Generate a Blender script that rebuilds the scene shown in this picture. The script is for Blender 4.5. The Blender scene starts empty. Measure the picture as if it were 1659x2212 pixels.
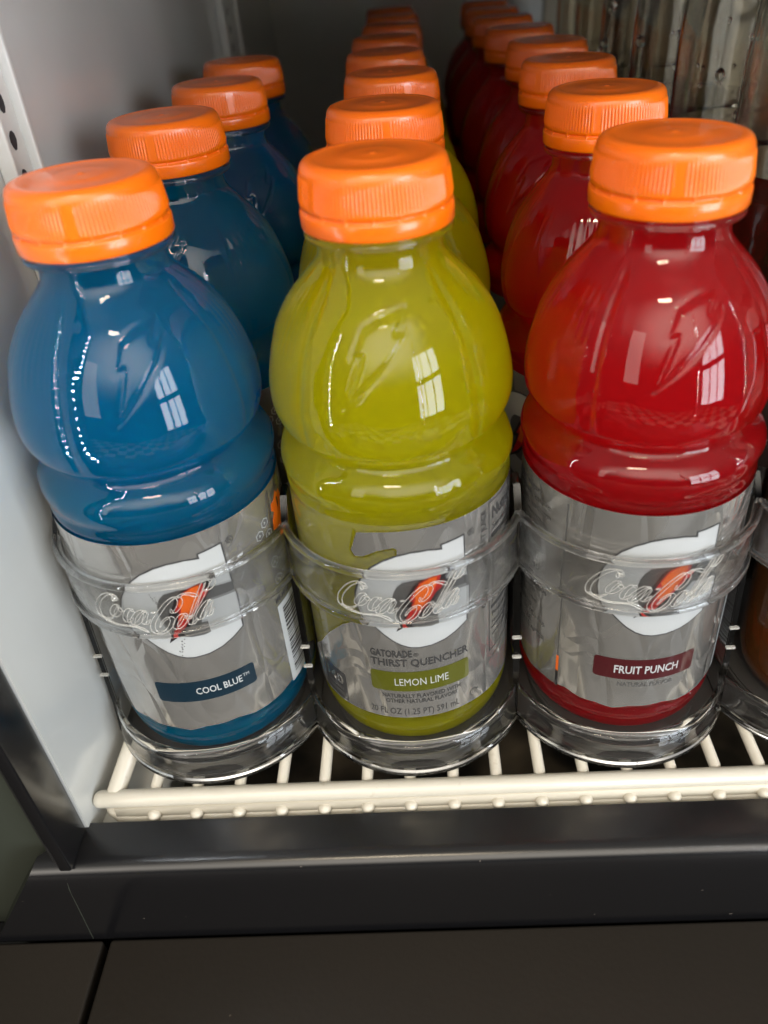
import bpy, bmesh, math, random
from mathutils import Vector, Matrix
random.seed(7)
S = 0.001            # everything below is written in millimetres
PI = math.pi
C = bpy.context.scene.collection
scn = bpy.context.scene

# ------------------------------------------------------------------ camera
cam_d = bpy.data.cameras.new('camera'); cam = bpy.data.objects.new('camera', cam_d); C.objects.link(cam)
scn.camera = cam
pit, yaw, rol = math.radians(33.61), math.radians(-2.59), math.radians(-4.52)
f = Vector((math.sin(yaw)*math.cos(pit), math.cos(yaw)*math.cos(pit), -math.sin(pit)))
s = Vector((math.cos(yaw), -math.sin(yaw), 0)); u = s.cross(f)
s2 = s*math.cos(rol)+u*math.sin(rol); u2 = u*math.cos(rol)-s*math.sin(rol)
cam.matrix_world = Matrix(((s2.x, u2.x, -f.x, 10.36*S), (s2.y, u2.y, -f.y, -207.58*S), (s2.z, u2.z, -f.z, 248.33*S), (0, 0, 0, 1)))
cam_d.sensor_width = 36; cam_d.sensor_fit = 'AUTO'; cam_d.lens = 1652.04/2212*36
cam_d.shift_x = -(864.79-829.5)/2212; cam_d.shift_y = (976.03-1106)/2212
cam_d.clip_start = 0.01; cam_d.clip_end = 30
cam_d.dof.use_dof = True; cam_d.dof.focus_distance = 0.262; cam_d.dof.aperture_fstop = 9.0

# ------------------------------------------------------------------ world and lamps
w = bpy.data.worlds.new('World'); scn.world = w; w.use_nodes = True
bg = w.node_tree.nodes['Background']; bg.inputs[0].default_value = (.9, .93, 1, 1); bg.inputs[1].default_value = 1
_nt = w.node_tree; _tc = _nt.nodes.new('ShaderNodeTexCoord'); _sx = _nt.nodes.new('ShaderNodeSeparateXYZ'); _rp = _nt.nodes.new('ShaderNodeValToRGB'); _mr = _nt.nodes.new('ShaderNodeMapRange')
_mr.inputs[1].default_value = -1; _mr.inputs[2].default_value = 1
_e = _rp.color_ramp.elements; _e[0].position = .3; _e[0].color = (.035, .033, .03, 1); _e[1].position = .80; _e[1].color = (.34, .33, .31, 1)
_m = _rp.color_ramp.elements.new(.52); _m.color = (.07, .07, .07, 1)
_nt.links.new(_tc.outputs['Generated'], _sx.inputs[0]); _nt.links.new(_sx.outputs[2], _mr.inputs[0]); _nt.links.new(_mr.outputs[0], _rp.inputs[0]); _nt.links.new(_rp.outputs[0], bg.inputs[0])
def area(name, loc, target, sx, sy, power, col, spread=180):
    l = bpy.data.lights.new(name, 'AREA'); l.shape = 'RECTANGLE'; l.size = sx; l.size_y = sy
    l.energy = power; l.color = col; l.spread = math.radians(spread)
    o = bpy.data.objects.new(name, l); C.objects.link(o); o.location = loc
    o.rotation_euler = (Vector(target)-Vector(loc)).to_track_quat('-Z', 'Y').to_euler(); return o
def soft(o, edge, panes=False):
    """a diffuser that fades towards its rim, or a window split in panes"""
    l = o.data; l.use_nodes = True; nt = l.node_tree; em = nt.nodes['Emission']
    g = nt.nodes.new('ShaderNodeNewGeometry'); sp = nt.nodes.new('ShaderNodeSeparateXYZ'); nt.links.new(g.outputs['Parametric'], sp.inputs[0])
    def M_(op, a, b=None, c=None):
        n = nt.nodes.new('ShaderNodeMath'); n.operation = op
        for i, v in enumerate((a, b, c)):
            if v is None: continue
            if isinstance(v, (int, float)): n.inputs[i].default_value = v
            else: nt.links.new(v, n.inputs[i])
        return n.outputs[0]
    out = None
    for k, cnt in ((0, 3), (1, 2)):
        d = M_('SUBTRACT', .5, M_('ABSOLUTE', M_('SUBTRACT', sp.outputs[k], .5)))
        mr = nt.nodes.new('ShaderNodeMapRange'); mr.interpolation_type = 'SMOOTHSTEP'; mr.inputs[2].default_value = edge; nt.links.new(d, mr.inputs[0])
        t = mr.outputs[0]
        if panes: t = M_('MULTIPLY', t, M_('GREATER_THAN', M_('FRACT', M_('MULTIPLY', sp.outputs[k], cnt)), .13))
        out = t if out is None else M_('MULTIPLY', out, t)
    nt.links.new(out, em.inputs['Strength'])
    return o
T0 = (0, 0.0, 0.1)
soft(area('ceiling_lamp', (0.2, -2.1, 1.6), T0, 5.6, 3.0, 155, (1, .92, .80)), .42)
area('ceiling_lamp', (-0.1, -0.75, 1.25), T0, .30, .08, 2.6, (1, .84, .60))
area('side_lamp', (-0.85, -1.2, 0.5), T0, .3, .9, 2.0, (1, .92, .84))
soft(area('window_light', (1.5, -1.5, 0.25), (-.118, .0, .05), 1.0, 1.5, 44, (.86, .93, 1)), .04, True)
scn.view_settings.view_transform = 'Standard'; scn.view_settings.look = 'None'
scn.view_settings.gamma = 1; scn.view_settings.exposure = 0.32
scn.cycles.use_denoising = True
scn.cycles.volume_bounces = 10; scn.cycles.max_bounces = 20; scn.cycles.transmission_bounces = 12; scn.cycles.glossy_bounces = 6
scn.cycles.diffuse_bounces = 4; scn.cycles.transparent_max_bounces = 16
scn.cycles.caustics_refractive = True; scn.cycles.caustics_reflective = False
scn.cycles.sample_clamp_indirect = 5.0; scn.cycles.blur_glossy = 0.5

# ------------------------------------------------------------------ materials
def mat(name, col, rough=.5, **k):
    m = bpy.data.materials.new(name); m.use_nodes = True
    b = m.node_tree.nodes['Principled BSDF']
    b.inputs['Base Color'].default_value = (*col, 1); b.inputs['Roughness'].default_value = rough
    names = dict(metal='Metallic', trans='Transmission Weight', ior='IOR', sss='Subsurface Weight', sscale='Subsurface Scale',
                 coat='Coat Weight', coatr='Coat Roughness', spec='Specular IOR Level', alpha='Alpha', emit='Emission Strength', aniso='Anisotropic')
    for a, v in k.items():
        if a == 'srad': b.inputs['Subsurface Radius'].default_value = v
        elif a == 'ecol': b.inputs['Emission Color'].default_value = (*v, 1)
        else: b.inputs[names[a]].default_value = v
    return m
def nodes(m): return m.node_tree, m.node_tree.nodes['Principled BSDF']
def noise_bump(m, scale, strength, dist=.001, stretch=(1, 1, 1), detail=4, coat=False):
    nt, b = nodes(m)
    tc = nt.nodes.new('ShaderNodeTexCoord'); mp = nt.nodes.new('ShaderNodeMapping'); mp.inputs['Scale'].default_value = stretch
    n = nt.nodes.new('ShaderNodeTexNoise'); n.inputs['Scale'].default_value = scale; n.inputs['Detail'].default_value = detail
    bu = nt.nodes.new('ShaderNodeBump'); bu.inputs['Strength'].default_value = strength; bu.inputs['Distance'].default_value = dist
    nt.links.new(tc.outputs['Object'], mp.inputs[0]); nt.links.new(mp.outputs[0], n.inputs[0])
    nt.links.new(n.outputs[0], bu.inputs['Height']); nt.links.new(bu.outputs[0], b.inputs['Normal'])
    if coat: nt.links.new(bu.outputs[0], b.inputs['Coat Normal'])
    return m
def noise_col(m, c1, c2, scale, lo=.35, hi=.65, stretch=(1, 1, 1), detail=5, inp='Base Color'):
    nt, b = nodes(m)
    tc = nt.nodes.new('ShaderNodeTexCoord'); mp = nt.nodes.new('ShaderNodeMapping'); mp.inputs['Scale'].default_value = stretch
    n = nt.nodes.new('ShaderNodeTexNoise'); n.inputs['Scale'].default_value = scale; n.inputs['Detail'].default_value = detail
    r = nt.nodes.new('ShaderNodeValToRGB'); r.color_ramp.elements[0].position = lo; r.color_ramp.elements[1].position = hi
    r.color_ramp.elements[0].color = (*c1, 1); r.color_ramp.elements[1].color = (*c2, 1)
    nt.links.new(tc.outputs['Object'], mp.inputs[0]); nt.links.new(mp.outputs[0], n.inputs[0]); nt.links.new(n.outputs[0], r.inputs[0])
    nt.links.new(r.outputs[0], b.inputs[inp]); return m
def liquid(name, col, rad):
    return mat(name, col, .5, sss=1, srad=rad, sscale=.012, coat=1, coatr=.02, ior=1.4, spec=0)
def cloudy(name, col, dens, g=.4):
    m = mat(name, (1, 1, 1), .0, trans=1, ior=1.46); nt, b = nodes(m); vol = nt.nodes.new('ShaderNodeVolumePrincipled')
    vol.inputs['Color'].default_value = (*col, 1); vol.inputs['Absorption Color'].default_value = (0, 0, 0, 1)
    vol.inputs['Density'].default_value = dens; vol.inputs['Anisotropy'].default_value = g
    nt.links.new(vol.outputs[0], nt.nodes['Material Output'].inputs['Volume']); return m
M = {}
V = {'yellow': cloudy('lime_drink_cloudy', (.975, .955, .02), 85), 'blue': cloudy('blue_drink_cloudy', (.001, .655, .875), 90), 'red': cloudy('red_drink_cloudy', (.965, .035, .07), 80)}
M['yellow'] = liquid('lime_drink', (.33, .31, .0), (1, .8, .05))
M['blue'] = liquid('blue_drink', (.0, .06, .155), (.05, .4, 1))
M['red'] = liquid('red_drink', (.29, .001, .004), (1, .05, .03))
M['cap'] = mat('orange_cap_plastic', (.93, .17, .003), .26, sss=.2, srad=(1, .35, .1), sscale=.002, coat=.35, coatr=.06)
noise_bump(M['cap'], 900, .05, .0002)
def silver(name, c):
    m = mat(name, c, .22, metal=.7, coat=.9, coatr=.05)
    nt, b = nodes(m)
    tc = nt.nodes.new('ShaderNodeTexCoord'); mp = nt.nodes.new('ShaderNodeMapping'); mp.inputs['Scale'].default_value = (1.8, 1.8, .7); mp.inputs['Rotation'].default_value = (.3, .35, 0)
    n1 = nt.nodes.new('ShaderNodeTexNoise'); n1.inputs['Scale'].default_value = 40; n1.inputs['Detail'].default_value = 1.5
    wp = nt.nodes.new('ShaderNodeTexNoise'); wp.inputs['Scale'].default_value = 30; wp.inputs['Detail'].default_value = 1
    sc_ = nt.nodes.new('ShaderNodeVectorMath'); sc_.operation = 'MULTIPLY_ADD'; sc_.inputs[1].default_value = (.03, .03, .03)
    v = nt.nodes.new('ShaderNodeTexVoronoi'); v.feature = 'DISTANCE_TO_EDGE'; v.inputs['Scale'].default_value = 36
    mn = nt.nodes.new('ShaderNodeMath'); mn.operation = 'SMOOTH_MIN'; mn.inputs[1].default_value = .16; mn.inputs[2].default_value = .08
    ad = nt.nodes.new('ShaderNodeMath'); ad.operation = 'MULTIPLY_ADD'; ad.inputs[1].default_value = 1.5
    bu = nt.nodes.new('ShaderNodeBump'); bu.inputs['Strength'].default_value = .75; bu.inputs['Distance'].default_value = .0022
    nt.links.new(tc.outputs['Object'], mp.inputs[0]); nt.links.new(mp.outputs[0], n1.inputs[0]); nt.links.new(mp.outputs[0], wp.inputs[0])
    nt.links.new(wp.outputs['Color'], sc_.inputs[0]); nt.links.new(mp.outputs[0], sc_.inputs[2]); nt.links.new(sc_.outputs[0], v.inputs['Vector'])
    nt.links.new(v.outputs['Distance'], mn.inputs[0]); nt.links.new(mn.outputs[0], ad.inputs[0]); nt.links.new(n1.outputs[0], ad.inputs[2]); nt.links.new(ad.outputs[0], bu.inputs['Height'])
    nt.links.new(bu.outputs[0], b.inputs['Normal']); nt.links.new(bu.outputs[0], b.inputs['Coat Normal'])
    return m
M['silver'] = silver('silver_label_film', (.40, .39, .37))
def film(name, c, metal=0., r=.35):
    m = mat(name, c, r, coat=.8, coatr=.08, metal=metal)
    return noise_bump(m, 26, .3, .001, (1.6, 1.6, .8), 3, True)
M['white_ink'] = film('white_ink', (.48, .50, .51))
M['dark_ink'] = film('dark_ink', (.045, .045, .047))
M['grey_ink'] = film('grey_ink', (.10, .10, .10))
M['black_ink'] = film('black_ink', (.012, .010, .014))
M['red_ink'] = film('red_ink', (.62, .015, .012))
M['orange_ink'] = film('orange_ink', (.95, .16, .01))
M['lime_ink'] = film('lime_ink', (.085, .09, .004))
M['blue_ink'] = film('blue_ink', (.002, .018, .034))
M['punch_ink'] = film('punch_ink', (.06, .004, .007))
M['clear_film'] = mat('clear_film', (.55, .55, .53), .12, coat=.6, coatr=.05); nt, b = nodes(M['clear_film'])
tr = nt.nodes.new('ShaderNodeBsdfTransparent'); mx = nt.nodes.new('ShaderNodeMixShader'); mx.inputs[0].default_value = .08
nt.links.new(tr.outputs[0], mx.inputs[1]); nt.links.new(b.outputs[0], mx.inputs[2]); nt.links.new(mx.outputs[0], nt.nodes['Material Output'].inputs[0])
def clear(name, fac, ior=1.47):
    m = mat(name, (.97, .975, .975), .015, trans=1, ior=ior); nt, b = nodes(m)
    tr = nt.nodes.new('ShaderNodeBsdfTransparent'); mx = nt.nodes.new('ShaderNodeMixShader'); out = nt.nodes['Material Output']
    mx.inputs[0].default_value = fac; nt.links.new(tr.outputs[0], mx.inputs[1]); nt.links.new(b.outputs[0], mx.inputs[2]); nt.links.new(mx.outputs[0], out.inputs[0]); return m
M['acrylic'] = clear('clear_acrylic', 1.0); M['hoop'] = clear('clear_hoop_acrylic', .7); M['relief'] = mat('relief_glint_acrylic', (.97, .96, .92), .06, trans=.74, ior=1.47); M['drop'] = clear('water', 1.0, 1.33)  # relief: whitish colour stands in for light glinting on clear raised edges
M['track'] = mat('black_track_plastic', (.05, .048, .046), .22)
M['wire'] = noise_bump(mat('white_wire_coating', (.76, .72, .62), .32, coat=.3, coatr=.2), 160, .25, .0006)
noise_col(M['wire'], (.46, .40, .30), (.64, .60, .51), 160, .22, .34)
M['wall'] = noise_bump(mat('wall_plastic', (.46, .46, .46), .3, coat=.8, coatr=.12), 10, .3, .003)
noise_col(M['wall'], (.63, .64, .62), (.75, .75, .72), 9, .3, .7)
M['pilaster'] = mat('pilaster_paint', (.74, .74, .71), .35)
M['hole'] = mat('hole_dark', (.03, .03, .035), .6)
M['frame'] = noise_bump(mat('black_frame_metal', (.006, .006, .007), .24, spec=.7), 60, .2, .0006, (.15, 1, 1))
M['ledge'] = noise_bump(mat('dark_ledge_plastic', (.022, .018, .014), .42, spec=.35), 500, .25, .0004)
def dust(m, base, c, scale, lo):
    noise_col(m, base, c, scale, lo, lo+.03, detail=1); return m
dust(M['frame'], (.006, .006, .007), (.09, .08, .07), 420, .80); dust(M['ledge'], (.022, .018, .014), (.12, .10, .08), 380, .81)
M['olive'] = mat('olive_panel', (.035, .04, .03), .5)
M['base'] = noise_col(mat('cooler_base_floor', (.05, .045, .04), .35), (.04, .036, .03), (.22, .18, .13), 22, .40, .66)  # tan blotches in the colour stand in for reflections under the shelf
M['tea'] = mat('amber_tea', (.10, .032, .006), .12, coat=1, coatr=.02, trans=.15, sss=.4, srad=(1, .3, .1), sscale=.005)
M['tea_dark'] = mat('dark_tea', (.016, .008, .004), .15, coat=1, coatr=.03)
M['clear_pet'] = mat('clear_bottle_plastic', (.88, .84, .76), .05, trans=1, ior=1.25)
noise_bump(M['clear_pet'], 40, .15, .001, (1, 1, .15))
M['brown_label'] = mat('brown_label', (.05, .025, .02), .4, coat=.5)
M['led'] = mat('led_emitter', (1, 1, 1), .4, ecol=(.9, .95, 1), emit=130)
M['led_bar'] = mat('led_bar_aluminium', (.16, .15, .14), .4, metal=.6)

# ------------------------------------------------------------------ helpers
def link(name, bm, mats, parent=None, smooth=True, angle=None):
    me = bpy.data.meshes.new(name); bm.to_mesh(me); bm.free()
    for v in me.vertices: v.co = v.co*S
    for m in (mats if isinstance(mats, list) else [mats]): me.materials.append(m)
    if smooth:
        for p in me.polygons: p.use_smooth = True
        if angle: me.set_sharp_from_angle(angle=math.radians(angle))
    o = bpy.data.objects.new(name, me); C.objects.link(o)
    if parent: o.parent = parent
    return o
def thing(name, label, cat, loc=(0, 0, 0), group=None, rz=0):
    o = bpy.data.objects.new(name, None); C.objects.link(o); o.location = Vector(loc)*S; o.rotation_euler.z = rz
    o.empty_display_size = .01
    return tag(o, label, cat, group)
def tag(o, label, cat, group=None):
    o['label'] = label; o['category'] = cat
    if group: o['group'] = group
    return o
def struct(o): o['kind'] = 'structure'; return o
def box(bm, x0, x1, y0, y1, z0, z1, bev=0):
    r = bmesh.ops.create_cube(bm, size=1)
    vs = r['verts']
    for v in vs: v.co = Vector(((x0+x1)/2+v.co.x*(x1-x0), (y0+y1)/2+v.co.y*(y1-y0), (z0+z1)/2+v.co.z*(z1-z0)))
    if bev:
        es = list({e for v in vs for e in v.link_edges})
        bmesh.ops.bevel(bm, geom=es, offset=bev, segments=3, affect='EDGES', profile=.5)
def lathe(bm, prof, n=96, rad=None, cx=0, cy=0, close=True):
    rings = []
    for (r, z) in prof:
        if r < 1e-6: rings.append([bm.verts.new((cx, cy, z))]); continue
        ring = []
        for i in range(n):
            t = 2*PI*i/n; rr = rad(t, r, z) if rad else r
            ring.append(bm.verts.new((cx+rr*math.sin(t), cy-rr*math.cos(t), z)))
        rings.append(ring)
    for a, b in zip(rings, rings[1:]):
        if len(a) == 1 and len(b) == 1: continue
        for i in range(n):
            j = (i+1) % n
            if len(a) == 1: bm.faces.new((a[0], b[j], b[i]))
            elif len(b) == 1: bm.faces.new((a[i], a[j], b[0]))
            else: bm.faces.new((a[i], a[j], b[j], b[i]))
    if close:
        for ring, flip in ((rings[0], True), (rings[-1], False)):
            if len(ring) > 1: bm.faces.new(ring[::-1] if flip else ring)
    bmesh.ops.recalc_face_normals(bm, faces=bm.faces)
def tube(bm, pts, r, n=8, caps=True, closed=False, radii=None):
    pts = [Vector(p) for p in pts]; N = len(pts); rings = []; up = None
    for i, p in enumerate(pts):
        a = pts[(i-1) % N] if (i > 0 or closed) else p
        b = pts[(i+1) % N] if (i < N-1 or closed) else p
        d = (b-a)
        d = d.normalized() if d.length > 1e-9 else Vector((0, 0, 1))
        if up is None: up = Vector((0, 0, 1)) if abs(d.z) < .9 else Vector((0, 1, 0))
        x = d.cross(up)
        if x.length < 1e-4: x = d.cross(Vector((0, 1, 0)))
        x.normalize(); y = x.cross(d).normalized(); up = y
        rr = radii[i] if radii else r
        rings.append([bm.verts.new(p+(x*math.cos(2*PI*k/n)+y*math.sin(2*PI*k/n))*rr) for k in range(n)])
    for i in range(N if closed else N-1):
        A, B = rings[i], rings[(i+1) % N]
        for k in range(n): bm.faces.new((A[k], A[(k+1) % n], B[(k+1) % n], B[k]))
    if caps and not closed:
        bm.faces.new(rings[0][::-1]); bm.faces.new(rings[-1])
    bmesh.ops.recalc_face_normals(bm, faces=bm.faces)
def smooth_interp(tab, z):
    if z <= tab[0][0]: return tab[0][1]
    for i in range(len(tab)-1):
        if z <= tab[i+1][0]:
            p0 = tab[max(i-1, 0)]; p1 = tab[i]; p2 = tab[i+1]; p3 = tab[min(i+2, len(tab)-1)]
            t = (z-p1[0])/(p2[0]-p1[0]); h = p2[0]-p1[0]
            m1 = (p2[1]-p0[1])/(p2[0]-p0[0]) if p2[0] != p0[0] else 0
            m2 = (p3[1]-p1[1])/(p3[0]-p1[0]) if p3[0] != p1[0] else 0
            t2, t3 = t*t, t*t*t
            return (2*t3-3*t2+1)*p1[1]+(t3-2*t2+t)*h*m1+(-2*t3+3*t2)*p2[1]+(t3-t2)*h*m2
    return tab[-1][1]
def sstep(a, b, x):
    t = max(0, min(1, (x-a)/(b-a))); return t*t*(3-2*t)
def inside(poly, x, y):
    c = False; j = len(poly)-1
    for i in range(len(poly)):
        xi, yi = poly[i]; xj, yj = poly[j]
        if (yi > y) != (yj > y) and x < (xj-xi)*(y-yi)/(yj-yi)+xi: c = not c
        j = i
    return c
def pdist(poly, x, y):
    best = 1e9; n = len(poly)
    for i in range(n):
        ax, ay = poly[i]; bx, by = poly[(i+1) % n]; dx, dy = bx-ax, by-ay
        t = max(0, min(1, ((x-ax)*dx+(y-ay)*dy)/(dx*dx+dy*dy+1e-12)))
        best = min(best, math.hypot(x-ax-t*dx, y-ay-t*dy))
    return best
def copy_tree(o, parent=None):
    c = o.copy(); C.objects.link(c); c.parent = parent
    for ch in list(o.children): copy_tree(ch, c)
    return c

# ------------------------------------------------------------------ the cooler (setting)
XL = -118
bm = bmesh.new(); box(bm, XL-6, XL, -55, 700, -40, 420)
wl = struct(link('wall_left', bm, M['wall'], smooth=False))
bm = bmesh.new(); box(bm, XL, 640, 640, 650, -60, 420)
struct(link('wall_back', bm, M['wall'], smooth=False))
bm = bmesh.new(); box(bm, 520, 530, -55, 640, -60, 420)
struct(link('wall_right', bm, M['wall'], smooth=False))
bm = bmesh.new(); box(bm, XL, 520, -36, 640, 282, 292)
struct(link('ceiling', bm, M['wall'], smooth=False))
bm = bmesh.new(); box(bm, XL, 520, -40, 640, -52, -44)
struct(link('cooler_floor', bm, M['base'], smooth=False))
bm = bmesh.new(); box(bm, XL, -96, -48.5, 600, -30, -15.5, .5)
struct(link('wall_foot', bm, M['wall'], smooth=False))
# sill: rounded black extrusion along x with a mitred left end
bm = bmesh.new()
sec = [(-53.5, -6.6), (-65, -6.8), (-67.5, -7.1), (-69.4, -7.9), (-70.6, -9.2), (-71.3, -11), (-71.6, -14), (-72, -18), (-72.2, -51), (-53.5, -51)]
ends = []
for side in (0, 1):
    ring = []
    for (y, z) in sec:
        x = 300 if side else (-118.2 if y > -54 and z > -10 else -133-(-z-7)*.62)
        ring.append(bm.verts.new((x, y, z)))
    ends.append(ring)
for i in range(len(sec)-1): bm.faces.new((ends[0][i], ends[0][i+1], ends[1][i+1], ends[1][i]))
bm.faces.new(ends[0]); bm.faces.new(ends[1][::-1]); bmesh.ops.recalc_face_normals(bm, faces=bm.faces)
struct(link('sill', bm, M['frame'], angle=40))
# door jamb on the left: inner return and front face
bm = bmesh.new(); box(bm, -123, -118.6, -70.5, -55.5, -7.0, 330, .8)
jamb = struct(link('door_jamb', bm, M['frame'], angle=40))
bm = bmesh.new(); box(bm, -126, -123.3, -68, -55, -7.0, 330, .8)
struct(link('jamb_gasket', bm, mat('black_gasket_rubber', (.012, .012, .012), .6), angle=40))
bm = bmesh.new(); box(bm, -260, -126.5, -60, -52, -62, 330, 1)
struct(link('side_panel', bm, M['olive'], smooth=False))
# ledge in front of the sill, in two panels with a seam
bm = bmesh.new(); box(bm, -116.3, 300, -330, -73, -60, -49.5, 1.2)
struct(link('ledge', bm, M['ledge'], angle=40))
bm = bmesh.new(); box(bm, -300, -119.0, -330, -73, -60, -49.8, 1.2)
struct(link('ledge_corner', bm, M['ledge'], angle=40))
bm = bmesh.new(); tube(bm, [(-121.5, -71.0, -10.5), (-121.8, -71.85, -16), (-122.5, -72.15, -34), (-123.2, -72.3, -50)], .16, 6)
struct(link('sill_joint', bm, M['olive'], angle=40))
bm = bmesh.new(); box(bm, -300, 300, -340, -50, -90, -62)  # unseen dark filler, added to stop light leaking through the ledge gaps
struct(link('ledge_leak_filler', bm, M['frame'], smooth=False))
bm = bmesh.new(); box(bm, -2500, 2500, -3200, -340, -900, -890)
fl = mat('checker_floor', (.5, .48, .44), .35)
nt, b = nodes(fl); ck = nt.nodes.new('ShaderNodeTexChecker'); tcn = nt.nodes.new('ShaderNodeTexCoord')
ck.inputs['Scale'].default_value = 3.2; ck.inputs[1].default_value = (.66, .60, .50, 1); ck.inputs[2].default_value = (.07, .065, .055, 1)
nt.links.new(tcn.outputs['Object'], ck.inputs[0]); nt.links.new(ck.outputs[0], b.inputs['Base Color'])
struct(link('floor', bm, fl, smooth=False))

# pilasters: perforated white strips on the left wall
def pilaster(y, label, wdt=15):
    bm = bmesh.new()
    x0 = XL+.2
    box(bm, x0, x0+2.2, y-wdt/2, y+wdt/2, -15, 334, .5)
    box(bm, x0, x0+5, y-wdt/2-2.6, y-wdt/2-.2, -15, 334, .6)
    box(bm, x0, x0+5, y+wdt/2+.2, y+wdt/2+2.6, -15, 334, .6)
    t = thing('shelf_pilaster', label, 'shelf support', (x0, y, -15))
    o = link('strip', bm, M['pilaster'], t, angle=40); o.location = -t.location
    bm = bmesh.new()
    z = 12
    while z < 330:
        pts = []
        for k in range(10):
            a = 2*PI*k/10; rr = 1+random.uniform(-.12, .12)
            pts.append(bm.verts.new((x0+2.35, y+2.1*rr*math.cos(a), z+2.9*rr*math.sin(a))))
        bm.faces.new(pts); z += 11.3
    o = link('slot', bm, M['hole'], t, smooth=False); o.location = -t.location
pilaster(48, 'white perforated shelf support strip on the wall by the blue bottles')
pilaster(415, 'shiny shelf support strip far back on the left wall', 50)

# ------------------------------------------------------------------ wire shelf
shelf = thing('wire_shelf', 'white coated wire shelf with a beaded front rail under the bottle trays', 'shelf')
bm = bmesh.new()
tube(bm, [(-117.6, -46.6, -3.1), (-117.3, -46.6, -3.1), (-116.4, -46.6, -3.1), (-115, -46.6, -3.1), (330, -46.6, -3.1)], 3, 20, radii=[1.2, 2.2, 2.9, 3.1, 3.1])
link('front_rail', bm, M['wire'], shelf)
bm = bmesh.new()
pts = [(-113.5, -44, -7.5), (-111.8, -46.5, -9.5), (-108.5, -48.2, -11.2), (-104, -48.8, -11.8)]+[(x, -48.8, -11.8) for x in range(-90, 331, 30)]
tube(bm, pts, 2.9, 18)
box(bm, -110, 330, -50.0, -48.4, -12, -4.6)
link('lower_rail', bm, M['wire'], shelf)
x = -95.8; k = 0
while x < 320:
    bm = bmesh.new()
    tube(bm, [(x, 600, -2.3), (x, -43, -2.3), (x, -45, -5), (x, -50, -8.0)], 2.1, 10)
    bmesh.ops.create_uvsphere(bm, u_segments=12, v_segments=8, radius=2.4, matrix=Matrix.Translation((x, -50.5, -8.0)))
    link('shelf_wire', bm, M['wire'], shelf); x += 15.5
bm = bmesh.new(); tube(bm, [(-110.5, -46, -3), (-110.5, 600, -3)], 3.4, 14)
link('side_rail', bm, M['wire'], shelf)
bm = bmesh.new()
for yy in (20, 180, 340, 500): tube(bm, [(-110, yy, -7), (330, yy, -7)], 2.6, 10)
link('cross_bar', bm, M['wire'], shelf)

# ------------------------------------------------------------------ clear organiser trays
A = 38.0
def arc_pts(ya, yc, n=40, off=0.0):
    h = yc-ya; R = (A*A+h*h)/(2*h); cy = ya+R; am = math.asin(A/R) if yc <= cy else PI-math.asin(A/R)
    return [((R-off)*math.sin(-am+2*am*i/n), cy-(R-off)*math.cos(-am+2*am*i/n)) for i in range(n+1)]
def sweep(bm, sec, n=40):
    """sec: closed list of (ya, yc, off, z): a front arc through both cusps at each height"""
    rows = []
    for (ya, yc, off, z) in sec:
        rows.append([bm.verts.new((x, y, z)) for x, y in arc_pts(ya, yc, n, off)])
    m = len(rows)
    for i in range(m):
        a, b = rows[i], rows[(i+1) % m]
        for k in range(n): bm.faces.new((a[k], a[k+1], b[k+1], b[k]))
    bm.faces.new([r[0] for r in rows]); bm.faces.new([r[-1] for r in rows][::-1])
    bmesh.ops.recalc_face_normals(bm, faces=bm.faces)
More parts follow.
